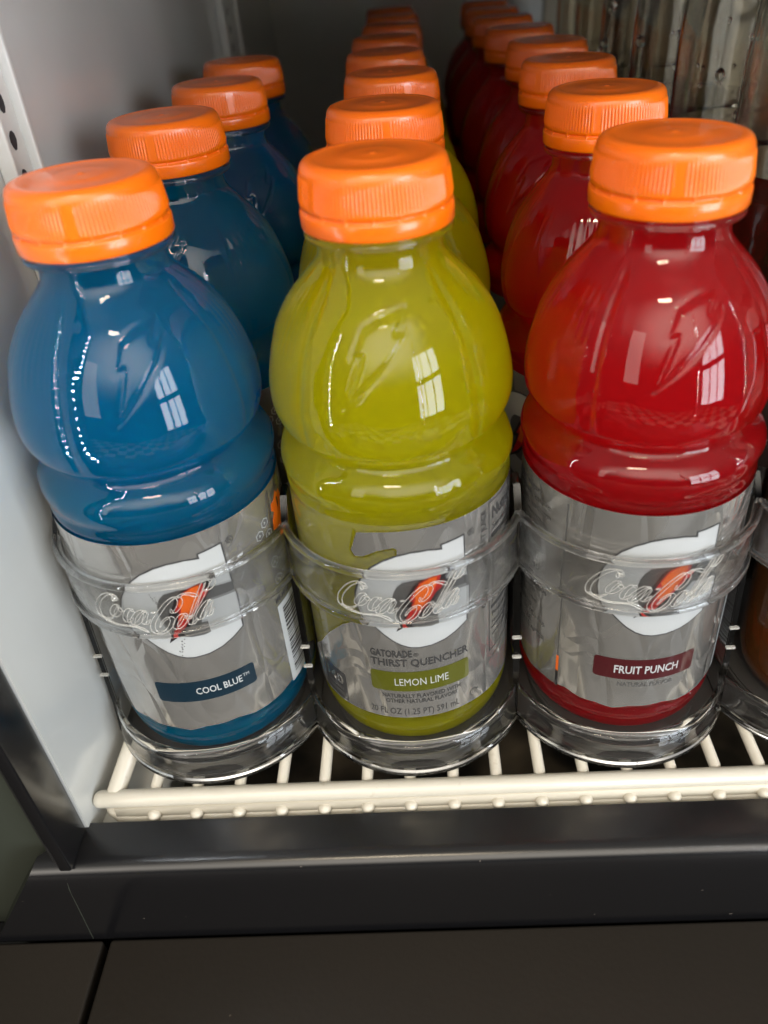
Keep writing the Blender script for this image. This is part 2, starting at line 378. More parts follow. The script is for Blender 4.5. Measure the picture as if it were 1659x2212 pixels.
LET = {'C': [(-11.6, 88.5), (-11.8, 89.2), (-11.3, 90.0), (-10.8, 89.4), (-11.0, 90.7), (-12.3, 91.4), (-14.4, 90.5), (-16.7, 88.1), (-18.6, 84.9), (-19.4, 82.1), (-19.1, 80.1), (-17.6, 79.4), (-15.8, 79.8), (-14.1, 81.1)],
'o': [(-10.6, 85.8), (-11.1, 86.9), (-12.2, 86.2), (-13.5, 84.2), (-14.0, 82.5), (-13.2, 81.9), (-11.8, 83.1), (-10.7, 84.8), (-10.6, 85.8), (-10.2, 84.5), (-9.0, 85.0)],
'c': [(-6.2, 85.0), (-6.6, 85.8), (-7.8, 85.6), (-9.2, 83.6), (-9.9, 81.5), (-9.5, 80.4), (-8.1, 81.1), (-7.0, 82.2)],
'a': [(-1.9, 85.2), (-3.2, 85.7), (-5.0, 84.6), (-7.1, 81.9), (-7.6, 80.1), (-6.9, 79.5), (-5.0, 81.2), (-2.1, 85.1), (-3.6, 81.3), (-3.7, 80.1), (-2.8, 80.4), (-1.5, 81.9)],
'-': [(-0.5, 84.7), (0.8, 84.9)],
'C2': [(5.6, 85.5), (5.5, 84.2), (6.4, 84.2), (8.0, 86.0), (8.9, 88.2), (8.4, 89.7), (6.9, 89.7), (4.3, 87.6), (1.6, 84.3), (-0.7, 80.9), (-1.7, 78.1), (-1.0, 76.1), (0.8, 75.8), (3.2, 77.5), (4.9, 80.2), (4.9, 81.8), (4.0, 82.1), (2.1, 80.8), (0.6, 78.3)],
'fl': [(8.4, 89.7), (10.2, 90.6), (12.2, 90.0), (14.0, 88.5)],
'o2': [(9.5, 81.5), (9.1, 82.6), (7.8, 82.2), (5.9, 79.8), (5.3, 77.9), (6.1, 77.3), (7.7, 78.6), (9.3, 81.0), (9.5, 81.5), (10.1, 80.4), (11.1, 81.6)],
'l': [(10.6, 80.7), (13.3, 85.0), (16.2, 89.9), (17.4, 92.5), (16.6, 92.9), (14.9, 89.7), (12.2, 84.3), (10.3, 79.9), (10.1, 78.3), (11.0, 78.2), (12.3, 79.7)],
'a2': [(17.3, 85.6), (16.1, 85.3), (14.0, 83.0), (12.6, 80.4), (13.0, 79.3), (14.3, 80.7), (17.2, 85.4), (15.7, 81.6), (15.4, 80.1), (16.2, 80.0), (17.5, 82.1)],
'tail': [(19.5, 93.1), (18.5, 91.0), (17.2, 89.9), (15.9, 89.9)],
'sw': [(-19.1, 80.1), (-17.1, 78.9), (-13.6, 78.1), (-10.5, 78.3), (-7.6, 78.4), (-5.3, 77.7), (-3.4, 76.2)]}
def catmull(p, closed=False, sub=4):
    out = []; n = len(p)
    for i in range(n-1):
        p0 = p[max(i-1, 0)]; p1 = p[i]; p2 = p[i+1]; p3 = p[min(i+2, n-1)]
        for k in range(sub):
            t = k/sub
            out.append(tuple(.5*((2*p1[j])+(-p0[j]+p2[j])*t+(2*p0[j]-5*p1[j]+4*p2[j]-p3[j])*t*t+(-p0[j]+3*p1[j]-3*p2[j]+p3[j])*t**3) for j in (0, 1)))
    out.append(p[-1]); return out
HY, HC = -40.4, -13.5
hR = (A*A+(HC-HY)**2)/(2*(HC-HY)); hcy = HY+hR
def on_hoop(x, z, lift):
    R = hR+lift; a = math.asin(max(-1, min(1, x/R))); return (R*math.sin(a), hcy-R*math.cos(a), z)
def lettering(parent):
    bm = bmesh.new()
    for key, pts in LET.items():
        c = catmull(pts); n = len(c)
        wmax = .2 if key in ('-',) else .62
        L, R_ = [], []
        for i, (x, z) in enumerate(c):
            a = c[max(i-1, 0)]; b = c[min(i+1, n-1)]; dx, dz = b[0]-a[0], b[1]-a[1]; l = math.hypot(dx, dz) or 1
            nx, nz = -dz/l, dx/l
            down = abs(dz/l)                                  # downstrokes are thick, hairlines thin
            t = i/(n-1); wd = (.20+wmax*.85*down)*min(1, 6*t+.2)*min(1, 6*(1-t)+.2)
            L.append((x+nx*wd, z+nz*wd)); R_.append((x-nx*wd, z-nz*wd))
        loop = L+R_[::-1]
        tube(bm, [on_hoop(x-.3, z-1.3, .45) for x, z in loop], .17, 8, closed=True)
    return link('lettering', bm, M['relief'], parent)
GT = 'clear bottle trays'
def make_tray():
    t = thing('bottle_tray', '', 'bottle tray', (0, 0, 0), GT)
    # hoop around the front of the bottle
    bm = bmesh.new(); zt, zb = 93.6, 72.6; zm = (zt+zb)/2
    sec = [(HY-.1, HC, 0, zb+1.2), (HY-.5, HC, 0, zm), (HY-.1, HC, 0, zt-1.2), (HY+.4, HC, 0, zt-.2), (HY+1.0, HC+.5, .3, zt), (HY+1.7, HC+1, .5, zt-.4),
           (HY+1.9, HC+1.2, .6, zt-1.4), (HY+1.9, HC+1.2, .6, zm), (HY+1.9, HC+1.2, .6, zb+1.4), (HY+1.7, HC+1, .5, zb+.4), (HY+1.0, HC+.5, .3, zb), (HY+.4, HC, 0, zb+.2)]
    sweep(bm, sec, 56); link('hoop', bm, M['hoop'], t, angle=50)
    for zr in (zt-.5, zb+.5):
        bm = bmesh.new(); tube(bm, [(x, y, zr) for x, y in arc_pts(HY+.2, HC+.2, 56)], 1.35, 12); link('hoop_rim', bm, M['acrylic'], t)
    lettering(t)
    # low front wall with a thick bead along its rim
    bm = bmesh.new()
    sec = [(-44.6, -22.4, 0, .6), (-44.2, -21, 0, 5), (-43.4, -19, 0, 10.5), (-44.0, -18.6, 0, 12.0), (-44.3, -18.4, 0, 13.6), (-43.8, -18, 0, 15.0), (-42.6, -17, 0, 15.7),
           (-40.8, -15.5, 0, 15.5), (-40.0, -15, 0, 14.4), (-40.4, -15.4, 0, 12.8), (-41.4, -17, 0, 10.5), (-42.1, -18.8, 0, 5), (-42.5, -20, 0, 2.4), (-38, -15, 0, 2.0), (-38, -15, 0, .6)]
    sweep(bm, sec, 56); link('front_wall', bm, M['acrylic'], t, angle=50)
    return t
def divider(parent, x):
    bm = bmesh.new()
    pts = [(-21, 1), (-18.6, 15), (-14.6, 72), (-13.6, 93), (-8, 101), (-3, 102), (2, 96), (9, 66), (16, 56), (590, 56), (590, 1)]
    a = [bm.verts.new((x-1.15, y, z)) for y, z in pts]; b = [bm.verts.new((x+1.15, y, z)) for y, z in pts]
    bm.faces.new(a[::-1]); bm.faces.new(b)
    for i in range(len(pts)): j = (i+1) % len(pts); bm.faces.new((a[i], a[j], b[j], b[i]))
    bmesh.ops.recalc_face_normals(bm, faces=bm.faces)
    bmesh.ops.bevel(bm, geom=[e for e in bm.edges if abs(e.verts[0].co.x-e.verts[1].co.x) < .1], offset=.35, segments=2, affect='EDGES')
    link('divider', bm, M['acrylic'], parent, angle=40)
    for zz in (30.7, 40):
        bm = bmesh.new(); yy = -18.6+(zz-15)*.07; box(bm, x-1.7, x+1.7, yy-1.4, yy-.1, zz-.5, zz+.5, .35); link('clip', bm, M['relief'], parent, angle=40)
def track(parent):
    bm = bmesh.new()
    pts = [(32*math.sin(a), -3-35.5*math.cos(a)) for a in [(-PI/2)+PI*i/32 for i in range(33)]]+[(32, 588), (-32, 588)]
    lo = [bm.verts.new((x, y, 3)) for x, y in pts]; hi = [bm.verts.new((x, y, 7.8)) for x, y in pts]
    bm.faces.new(lo[::-1]); bm.faces.new(hi)
    for i in range(len(pts)): j = (i+1) % len(pts); bm.faces.new((lo[i], lo[j], hi[j], hi[i]))
    bmesh.ops.recalc_face_normals(bm, faces=bm.faces)
    bmesh.ops.bevel(bm, geom=[e for e in bm.edges if e.verts[0].co.z > 7 and e.verts[1].co.z > 7], offset=.8, segments=2, affect='EDGES')
    fr = [(x*.985, y) for x, y in arc_pts(-41.6, -19.5, 32)]+[(36.4, 30), (36.4, 588), (-36.4, 588), (-36.4, 30)]
    lo = [bm.verts.new((x, y, 2.2)) for x, y in fr]; hi = [bm.verts.new((x, y, 3.4)) for x, y in fr]
    bm.faces.new(lo[::-1]); bm.faces.new(hi)
    for i in range(len(fr)): j = (i+1) % len(fr); bm.faces.new((lo[i], lo[j], hi[j], hi[i]))
    bmesh.ops.recalc_face_normals(bm, faces=bm.faces)
    link('base_track', bm, M['track'], parent, angle=40)
proto = make_tray(); divider(proto, 38); track(proto)
TL = {-76: 'clear tray holding the blue drinks, beside the white wall', 0: 'clear tray holding the yellow drinks, second from the white wall',
      76.3: 'clear tray holding the red drinks', 152.6: 'clear tray holding the brown tea bottles at the right edge'}
for i, (x, lab) in enumerate(TL.items()):
    t = proto if i == 0 else copy_tree(proto)
    t.location = (x*S, 0, 0); t['label'] = lab
    if i == 0: T_first = t
divider(T_first, -38)

# ------------------------------------------------------------------ sports drink bottles
PROF = [(0, 30.5), (1.5, 32.2), (4, 33.9), (8, 35.1), (12, 35.6), (14, 35.1), (16, 35.7), (18, 35.8), (60, 35.7), (96, 35.8), (98.5, 35.3), (100.5, 35.5), (102.5, 36.0), (104, 35.6), (105, 35.5), (106.2, 35.9), (108, 36.6), (110.2, 36.9), (112.2, 36.6), (114.2, 35.5), (116, 33.6), (117.4, 31.6), (118.4, 30.8), (119.4, 31.2), (121, 32.8), (123, 34.6), (125.5, 35.9), (128, 36.45), (131, 36.6), (135, 36.35), (139, 35.7), (144, 34.5), (149, 32.9), (153, 31.2),
        (157, 28.9), (161, 26.0), (165, 22.4), (168, 19.6), (170, 18.0), (171.5, 17.4), (174, 17.2), (178, 17.2)]
BOLT = [(14.9, 162.9), (-1, 161.6), (-10.6, 159.4), (-15.6, 152.6), (-10.6, 153.4), (-18.7, 139.8), (-1.2, 149.6), (14.2, 158.5), (7.0, 158.2)]
def dome_rad(t, r, z):
    d = math.degrees(t) % 360
    if d > 180: d -= 360
    if 120 < z < 171:
        k = sstep(120, 127, z)*(1-sstep(163, 171, z))
        q = abs((d % 90)-45)                                 # distance in degrees to the nearest panel crease
        r = r*(1-.022*k*(1-math.cos(math.radians(4*d))))
        r -= .42*k*math.exp(-(q/2.2)**2)
        r += .12*k*math.exp(-((q-6.5)/3.2)**2)
    if 136 < z < 166:
        for c in (0, 180):
            dd = (d-c+180) % 360-180
            if abs(dd) < 24:
                sc = r*PI/180; P = [(a*sc, b) for a, b in BOLT]; X = dd*sc
                e = pdist(P, X, z)
                if inside(P, X, z): r += .6*sstep(0, 1.6, e)-.3*math.exp(-(e/.5)**2)
                else: r -= .35*math.exp(-(e/.6)**2)
    if 146 < z < 168:
        for c in (90, -90, 62, -62, 118, -118):
            dd = (d-c+180) % 360-180
            if abs(dd) < 13: r += .07*math.sin(math.radians(dd)*78)*(1-(dd/13)**2)*sstep(146, 150, z)*(1-sstep(162, 168, z))
    if 105 < z < 116:                                       # small flats pressed into the lower bulge
        q = abs(((d+20) % 60)-30)
        r -= .35*sstep(12, 20, q)*sstep(105, 109, z)*(1-sstep(112, 116, z))
    return r
def body_mesh():
    bm = bmesh.new(); zs = [0, .6, 1.5, 2.6, 4, 6, 8, 10, 12, 13, 14, 15, 16, 18]+[24+8*i for i in range(9)]+[96, 97.2, 98.5, 99.5, 100.5, 101.7, 103, 104, 105, 106]
    z = 107
    while z < 136: zs.append(z); z += 1.0
    while z < 166: zs.append(z); z += .6
    while z < 178.1: zs.append(z); z += 1
    prof = [(0.0, 2.5), (22, 1.5), (28, .2)]+[(smooth_interp(PROF, q), q) for q in zs]+[(0.0, 178)]
    lathe(bm, prof, 420, dome_rad)
    return bm
bm = body_mesh(); body_o = link('bottle_body', bm, M['yellow']); BODY = body_o.data
bm2 = bmesh.new()
lathe(bm2, [(17.5, 175.9), (19.6, 176.3), (20.2, 176.9), (20.25, 177.7), (19.7, 178.3), (17.5, 178.6)], 96, close=False)
lathe_ring = link('neck_ring', bm2, M['acrylic'], angle=60); RING = lathe_ring.data
def cap_mesh():
    bm = bmesh.new(); n = 480
    prof = [(18.4, 179.0), (20.35, 179.0), (20.6, 179.5), (20.62, 183.0), (20.4, 183.5), (19.6, 183.8), (19.6, 184.3), (20.3, 184.6), (20.3, 185.4), (20.2, 186.2), (20.0, 188), (19.75, 190.2),
            (19.6, 191.8), (19.5, 192.7), (19.35, 193.8), (18.9, 194.8), (18.2, 195.5), (17.2, 195.85), (15.8, 195.95), (15.2, 195.8), (14.8, 195.75), (8.6, 195.75), (8.1, 195.9), (6, 195.95), (1.3, 195.95), (1.0, 196.0), (.6, 196.2), (0, 196.25)]
    def rad(t, r, z):
        d = math.degrees(t) % 360
        if 185.3 < z < 192.4 and r > 19:
            k = sstep(185.3, 186, z)*(1-sstep(191.9, 192.5, z))
            fl = 1.0
            for c in (350, 110, 230):
                if abs((d-c+180) % 360-180) < 4: fl = 0.0
            r += .27*k*fl*math.cos(t*120)
        if 183.5 < z < 184.5:
            if (d % 20) < 2: r += .7
        return r
    lathe(bm, prof, n, rad); return bm
cap_o = link('cap', cap_mesh(), M['cap']); CAP = cap_o.data

# ---- label art: polygons drawn in (arc mm, height mm), wrapped round the bottle
LR = 36.15
def wrap_poly(bm, pts, mi, lift=0.0, rot=0.0, step=1.0):
    b2 = bmesh.new(); vs = [b2.verts.new((x, 0, z)) for x, z in pts]
    b2.faces.new(vs)
    x0 = min(p[0] for p in pts); x1 = max(p[0] for p in pts); x = math.floor(x0/step)*step+step
    while x < x1-1e-6:
        g = list(b2.verts)+list(b2.edges)+list(b2.faces)
        bmesh.ops.bisect_plane(b2, geom=g, dist=1e-5, plane_co=(x, 0, 0), plane_no=(1, 0, 0)); x += step
    bmesh.ops.triangulate(b2, faces=b2.faces)
    add_wrapped(bm, b2, mi, lift, rot)
def add_wrapped(bm, b2, mi, lift, rot):
    mp = {}
    for v in b2.verts:
        a = (v.co.x+rot)/35.5; R = LR+lift
        mp[v] = bm.verts.new((R*math.sin(a), -R*math.cos(a), v.co.z))
    for fc in b2.faces:
        try: nf = bm.faces.new([mp[v] for v in fc.verts])
        except ValueError: continue
        nf.material_index = mi
        c = nf.calc_center_median(); nf.normal_update()
        if nf.normal.dot(Vector((c.x, c.y, 0))) < 0: nf.normal_flip()
    b2.free()
_tc = {}
def text_bm(txt, x, z, h, width=None, bold=.0, rot90=False, align='LEFT', shear=0):
    """x,z = baseline start, h = capital height"""
    key = (txt, bold, shear)
    cu = bpy.data.curves.new('txt', 'FONT'); cu.body = txt; cu.size = 1; cu.offset = bold; cu.shear = shear; cu.resolution_u = 2
    o = bpy.data.objects.new('txt', cu); C.objects.link(o)
    dg = bpy.context.evaluated_depsgraph_get(); dg.update()
    me = bpy.data.meshes.new_from_object(o.evaluated_get(dg))
    b2 = bmesh.new(); b2.from_mesh(me)
    bpy.data.objects.remove(o); bpy.data.curves.remove(cu); bpy.data.meshes.remove(me)
    xs = [v.co.x for v in b2.verts]; x0, x1 = min(xs), max(xs)
    sx = width/(x1-x0) if width else h/.727; sz = h/.727
    bmesh.ops.triangulate(b2, faces=b2.faces)
    for v in b2.verts:
        X = (v.co.x-x0)*sx; Z = v.co.y*sz
        if align == 'CENTER': X -= (x1-x0)*sx/2
        v.co = Vector((x-Z, 0, z+X)) if rot90 else Vector((x+X, 0, z+Z))
    return b2
def sm(pts, idx, sub=4):
    return pts
G_OUT = [(19.54, 93.35), (12.55, 92.75), (12.65, 91.0), (8.32, 91.9), (3.25, 91.9), (-0.8, 91.0), (-5.2, 88.9), (-8.6, 86.2), (-11.2, 83.0), (-13.0, 79.5), (-14.0, 75.8), (-14.2, 72.2), (-13.6, 68.6), (-12.2, 65.0),
         (-9.7, 61.5), (-6.9, 58.3), (-4.3, 55.7), (-1.7, 53.8), (.9, 52.6), (3.6, 52.2), (7.8, 52.5), (12.2, 53.7), (16.2, 55.7), (19.95, 58.2), (20.2, 66.5), (20.3, 74.2), (12.4, 74.9), (9.7, 70.8), (8.2, 67.3),
         (10.1, 67.0), (10.15, 61.4), (8.2, 60.9), (4.1, 61.2), (.6, 62.4), (-1.07, 64.2), (-2.41, 67.8), (-3.2, 71.3), (-3.27, 74.2), (-2.8, 77), (-1.6, 79.6), (.1, 81.2), (3.9, 81.8), (7.8, 81.5), (11.75, 80.4), (15.4, 79.4), (19.8, 78.6)]
def offset_poly(pts, d):
    n = len(pts); out = []
    for i in range(n):
        ax, ay = pts[i-1]; bx, by = pts[i]; cx, cy = pts[(i+1) % n]
        n1 = Vector((by-ay, ax-bx)).normalized(); n2 = Vector((cy-by, bx-cx)).normalized()
        m = (n1+n2); m = m.normalized() if m.length > .1 else n1
        k = 1/max(.45, m.dot(n1)); out.append((bx+m.x*d*k, by+m.y*d*k))
    return out
area2 = sum(G_OUT[i-1][0]*G_OUT[i][1]-G_OUT[i][0]*G_OUT[i-1][1] for i in range(len(G_OUT)))
SG = 1 if area2 > 0 else -1
B_BLACK = [(16.4, 85.4), (13.4, 83.9), (10.5, 82.6), (5.07, 81.2), (3.1, 79.4), (1.0, 75.0), (-1.2, 71.0), (1.4, 71.6), (-.4, 66.5), (-3.0, 59.8), (2.9, 64.2), (5.6, 68.2), (9.6, 73.9), (12.2, 77.6), (14.2, 79.6), (12.9, 80.2)]
B_RED = [(11.6, 82.2), (10.9, 79.4), (12.9, 79.2), (11.2, 76.9), (10.0, 76.2), (7.4, 72.3), (5.0, 69.2), (2.4, 65.6), (-1.6, 61.8), (1.5, 68.8), (3.0, 73.7), (1.5, 73.4), (3.9, 78.4), (5.2, 80.4), (8, 81.8)]
B_ORG = [(10.4, 81.9), (9.9, 78.7), (7.4, 73.4), (4.6, 69.9), (2.2, 70.1), (3.7, 74.2), (3.1, 75.9), (4.6, 79.0), (5.8, 80.3), (8.2, 81.6)]
INK = ['silver', 'white_ink', 'dark_ink', 'grey_ink', 'black_ink', 'red_ink', 'orange_ink', 'lime_ink', 'blue_ink', 'punch_ink', 'clear_film']
IX = {k: i for i, k in enumerate(INK)}
def rrect(x0, x1, z0, z1, r=1.0):
    out = []
    for cx, cz, a0 in ((x1-r, z1-r, 0), (x0+r, z1-r, 90), (x0+r, z0+r, 180), (x1-r, z0+r, 270)):
        for k in range(4): a = math.radians(a0+30*k); out.append((cx+r*math.cos(a), cz+r*math.sin(a)))
    return out
def make_label(kind, rot, detail=True):
    bm = bmesh.new(); W = 111.5
    zb = 15.5
    if kind == 'yellow':
        grey = [(-12, 99.4), (-6, 100.2), (5, 100.6), (20, 100.6), (W, 100.6), (W, zb), (30, zb+.3), (20, zb+1.2), (5, zb+1.8), (-15, zb+1.2), (-40, zb-.5), (-55, zb), (-55, 20), (-44, 30), (-36, 39), (-29.5, 48.5), (-21.7, 57.6), (-15, 62.4), (-12.2, 65), (-13.6, 68.6),
                (-14.2, 72.2), (-14, 75.8), (-13, 79.5), (-11.2, 83), (-8.6, 86.2), (-5.2, 88.9), (-.9, 91), (-.7, 93.6), (-1.7, 94.3), (-6.3, 93.0), (-11, 90.2), (-13.5, 89.8), (-14.6, 92)]
        wrap_poly(bm, grey, 0, 0, rot)
        wrap_poly(bm, [(-74.5, 100.6), (-12.5, 100.6), (-12.2, 99.6), (-6, 100.8), (14, 101.2), (14, 102.6), (-74.5, 102.6)], IX['clear_film'], .02, rot)
        wrap_poly(bm, [(-74.5, 100.4), (-13, 100.4), (-15.2, 92), (-14, 89.2), (-10, 89.9), (-6.3, 92.4), (-2, 93.8), (-1.2, 93.2), (-1.4, 91), (-5.5, 89.3), (-9, 86.4), (-11.8, 83.2), (-13.6, 79.6), (-14.6, 75.8), (-14.8, 72), (-14, 68), (-12.8, 65.4), (-15.4, 63), (-22, 58.1), (-30, 49), (-36.6, 39.2), (-44.6, 30), (-55.5, 20), (-74.5, 20)], IX['clear_film'], .02, rot)
        wrap_poly(bm, [(-W, 100.6), (-75, 100.6), (-75, zb), (-W, zb)], 0, 0, rot)
    else:
        zz = []
        for i in range(41):                                # the shrunk film ends unevenly
            x = -W+i*2*W/40; zz.append((x, zb+1.5+.8*math.sin(x*.21)+.5*math.sin(x*.53+1)))
        wrap_poly(bm, [(-W, 100.5)]+zz+[(W, 100.5)], 0, 0, rot)
    wrap_poly(bm, offset_poly(G_OUT, .55*SG), IX['dark_ink'], .06, rot)
    wrap_poly(bm, [p for p in [(-3.6, 74), (-2.8, 78), (0, 82), (6, 82.5), (14, 80.3), (20.3, 79.2), (20.3, 73.6), (11, 66), (10.6, 60.8), (3, 60.6), (-2, 64)]], IX['grey_ink'], .10, rot)
    wrap_poly(bm, G_OUT, 1, .14, rot)
    wrap_poly(bm, B_BLACK, IX['black_ink'], .19, rot, 1.5); wrap_poly(bm, B_RED, IX['red_ink'], .24, rot, 1.5); wrap_poly(bm, B_ORG, IX['orange_ink'], .29, rot, 1.5)
    def tx(t, x, z, h, w=None, ink='dark_ink', bold=.0, r90=False, align='LEFT', lift=.12):
        add_wrapped(bm, text_bm(t, x, z, h, w, bold, r90, align), IX[ink], lift, rot)
    tx('®', 21.2, 92.0, 2.6)
    ink = {'yellow': 'lime_ink', 'blue': 'blue_ink', 'red': 'punch_ink'}[kind]
    wrap_poly(bm, rrect(-13.2, 20.4, 31.0, 40.6, 1.2), IX[ink], .08, rot)
    if kind == 'yellow':
        tx('GATORADE', -12.4, 48.2-.4, 3.2, 13.6, bold=.035); tx('®', 1.6, 47.9, 1.7)
        tx('THIRST QUENCHER', -12.5, 43.4, 3.4, 32.8, bold=.022)
        tx('LEMON LIME', -5.2, 33.9, 3.6, 18.0, 'white_ink', .0)
        tx('NATURALLY FLAVORED WITH', -9.8, 27.6, 2.0, 26.8, bold=.012); tx('OTHER NATURAL FLAVORS', -8.8, 25.0, 2.0, 24.6, bold=.012)
        tx('20 FL OZ (1.25 PT) 591 mL', -14.6, 19.0, 3.2, 31.0, bold=.0)
        wrap_poly(bm, rrect(20.6, 24.2, 19.4, 23.0, 1.79), 2, .06, rot, .8); wrap_poly(bm, rrect(20.95, 23.85, 19.75, 22.65, 1.44), 0, .10, rot, .8); tx('U', 21.75, 20.4, 1.7, 1.3, bold=.02, lift=.14)
        wrap_poly(bm, rrect(-36.2, -24.2, 17.0, 31.5, .8), 2, .06, rot)
        tx('140', -34.6, 24.6, 4.8, 9.0, 'silver', .03, lift=.1); tx('CALORIES', -34.6, 21.6, 1.8, 8.6, 'silver', lift=.1); tx('PER BOTTLE', -34.6, 18.8, 1.6, 8.6, 'silver', lift=.1)
        tx('CONTAINS NO FRUIT JUICE', 28.6, 58.0, 2.1, 40, r90=True, bold=.01)
        for (x0, x1, z0, z1) in ((30.2, 30.6, 35, 99.6), (30.6, 62, 99.2, 99.6), (30.6, 62, 35, 35.4), (61.6, 62, 35, 99.6)): wrap_poly(bm, [(x0, z0), (x1, z0), (x1, z1), (x0, z1)], 2, .06, rot)
        tx('Nutrition Facts', 32, 92.6, 4.6, 28, bold=.03); tx('Serving size 1 Bottle', 32, 88.2, 2.4, 28, bold=.01)
        for z, h in ((85.0, 1.8), (80.2, .4), (74.4, .9), (60, .4), (54.4, 1.6), (45, .8)): wrap_poly(bm, [(31.4, z), (61, z), (61, z+h), (31.4, z+h)], 2, .06, rot)
        for t, z, h in (('Amount per serving', 81.6, 1.8), ('Calories 140', 76.2, 3.0), ('Total Fat 0g', 70.5, 2.0), ('Sodium 270mg', 66.6, 2.0), ('Total Carb. 36g', 62.4, 2.0), ('Protein 0g', 57.2, 2.2), ('Potassium 80mg', 50.8, 2.0), ('Not a significant', 47.2, 1.6), ('source of fiber', 41.6, 1.6)):
            tx(t, 32, z, h, bold=.01)
    elif kind == 'blue':
        tx('COOL BLUE', .2, 34.3, 3.2, 15.4, 'white_ink', .015); tx('TM', 16.0, 36.0, 1.6, 2.2, 'white_ink')
        wrap_poly(bm, [(34.6, 16.4), (52.6, 16.4), (52.6, 54.4), (34.6, 54.4)], 1, .07, rot)
        z = 19.5; rr = random.Random(3)
        while z < 52: h = rr.choice((.3, .5, .8, 1.1)); wrap_poly(bm, [(37, z), (50.6, z), (50.6, z+h), (37, z+h)], IX['black_ink'], .12, rot); z += h+rr.choice((.4, .6, .9))
        tx('ME-HI 5c  OR 10c', 34.4, 55.8, 2.6, 17, bold=.01)
        wrap_poly(bm, [(34.4, 61.5), (50, 61.5), (50, 77.5), (34.4, 77.5)], IX['grey_ink'], .05, rot)
        def hexa(cx, cz, r):
            o_ = [(cx+r*math.sin(PI/3*k), cz+r*math.cos(PI/3*k)) for k in range(6)]; i_ = [(cx+(r-.35)*math.sin(PI/3*k), cz+(r-.35)*math.cos(PI/3*k)) for k in range(6)]
            wrap_poly(bm, o_, 1, .08, rot, 5); wrap_poly(bm, i_, IX['grey_ink'], .12, rot, 5); wrap_poly(bm, [(cx-.4, cz-.6), (cx+.5, cz), (cx-.4, cz+.8)], 1, .15, rot, 5)
        for hx in ((36.8, 89.6, 1.9), (33.6, 86.6, 1.9), (38.0, 84.3, 1.9), (36.9, 73.4, 2.1), (36.9, 66.4, 2.1)): hexa(*hx)
        tx('ELECTROLYTES', 39.6, 74.2, 1.5, 9.6, 'white_ink'); tx('HELP YOU', 39.6, 72.0, 1.5, 6.5, 'white_ink'); tx('REHYDRATE', 39.6, 66.8, 1.5, 8, 'white_ink')
        wrap_poly(bm, [(46.6, 95.4), (47.8, 93.6), (49.6, 94.0), (50.6, 91.4), (50.2, 88.6), (51, 85.8), (49.6, 82), (48.6, 79), (44.6, 79), (42.4, 81.4), (40.8, 83.6), (41.4, 87), (43, 89.2), (41.6, 90.6), (42, 93), (44, 93.2)], IX['orange_ink'], .08, rot)
        wrap_poly(bm, [(46.2, 93), (47.6, 92), (47.4, 89.6), (46.4, 88.6)], IX['black_ink'], .12, rot)
        for cx, cz, s_ in ((-4, 78, 1), (1.5, 57, -1)):         # halftone speckle on the letter
            for k in range(26): a = random.random(); px_ = cx+s_*a*3+random.uniform(-.6, .6); pz_ = cz-a*9+4; wrap_poly(bm, [(px_, pz_), (px_+.35, pz_), (px_+.35, pz_+.35), (px_, pz_+.35)], IX['silver'], .17, rot, 5)
    else:
        tx('FRUIT PUNCH', -6.6, 34.0, 3.7, 21.0, 'white_ink', .02); tx('NATURAL FLAVOR', -5.0, 27.6, 2.1, 18.4, 'grey_ink', .012)
        tl = ['Water, sugar,', 'dextrose, citric', 'acid, salt, sodium', 'citrate, mono-', 'potassium', 'phosphate,', 'natural flavor,', 'modified food', 'starch, red 40,', 'glycerol ester', 'of rosin', 'CHICAGO IL 60604', 'gatorade.com', 'Caffeine free', 'Pasteurized', 'U.S. PAT. - VC, ing.', 'BEST BEFORE', 'REFRIGERATE AFTER', 'OPENING']
        for i, t in enumerate(tl): tx(t, -57, 95-i*3.6, 2.2, min(25, len(t)*1.55), 'grey_ink', .01)
        wrap_poly(bm, [(-26.1, 32), (-25.6, 32), (-25.6, 98), (-26.1, 98)], IX['grey_ink'], .05, rot)
        wrap_poly(bm, [(-26.4, 24.5), (-25.4, 24.5), (-25.4, 32), (-26.4, 32)], IX['orange_ink'], .05, rot)
        wrap_poly(bm, [(-26.4, 16.8), (-25.2, 16.8), (-25.4, 24.5), (-26.4, 24.5)], IX['black_ink'], .05, rot)
        z = 19.5; rr = random.Random(5)
        wrap_poly(bm, [(36, 18), (56, 18), (56, 60), (36, 60)], 1, .07, rot)
        while z < 58: h = rr.choice((.3, .5, .8, 1.1)); wrap_poly(bm, [(38, z), (54, z), (54, z+h), (38, z+h)], IX['black_ink'], .12, rot); z += h+rr.choice((.4, .6, .9))
    o = link('label', bm, [M[k] for k in INK])
    for p in o.data.polygons: p.use_smooth = p.material_index == 0
    return o
LAB = {}
for kind, rot in (('yellow', 0), ('blue', 3.9), ('red', -2.6)):
    o = make_label(kind, rot); LAB[kind] = o.data; bpy.data.objects.remove(o)
for o in (body_o, lathe_ring, cap_o): bpy.data.objects.remove(o)
BM = {}; BV = {}
for kind in ('yellow', 'blue', 'red'):
    for dst, mm in ((BM, M), (BV, V)): me = BODY.copy(); me.materials.clear(); me.materials.append(mm[kind]); dst[kind] = me
CN = {'yellow': 'lime yellow', 'blue': 'deep blue', 'red': 'red punch'}
ORD = ['front', 'second', 'third', 'fourth', 'fifth', 'sixth', 'seventh', 'last']
EX = {'yellow': 'LEMON LIME', 'blue': 'COOL BLUE', 'red': 'FRUIT PUNCH'}
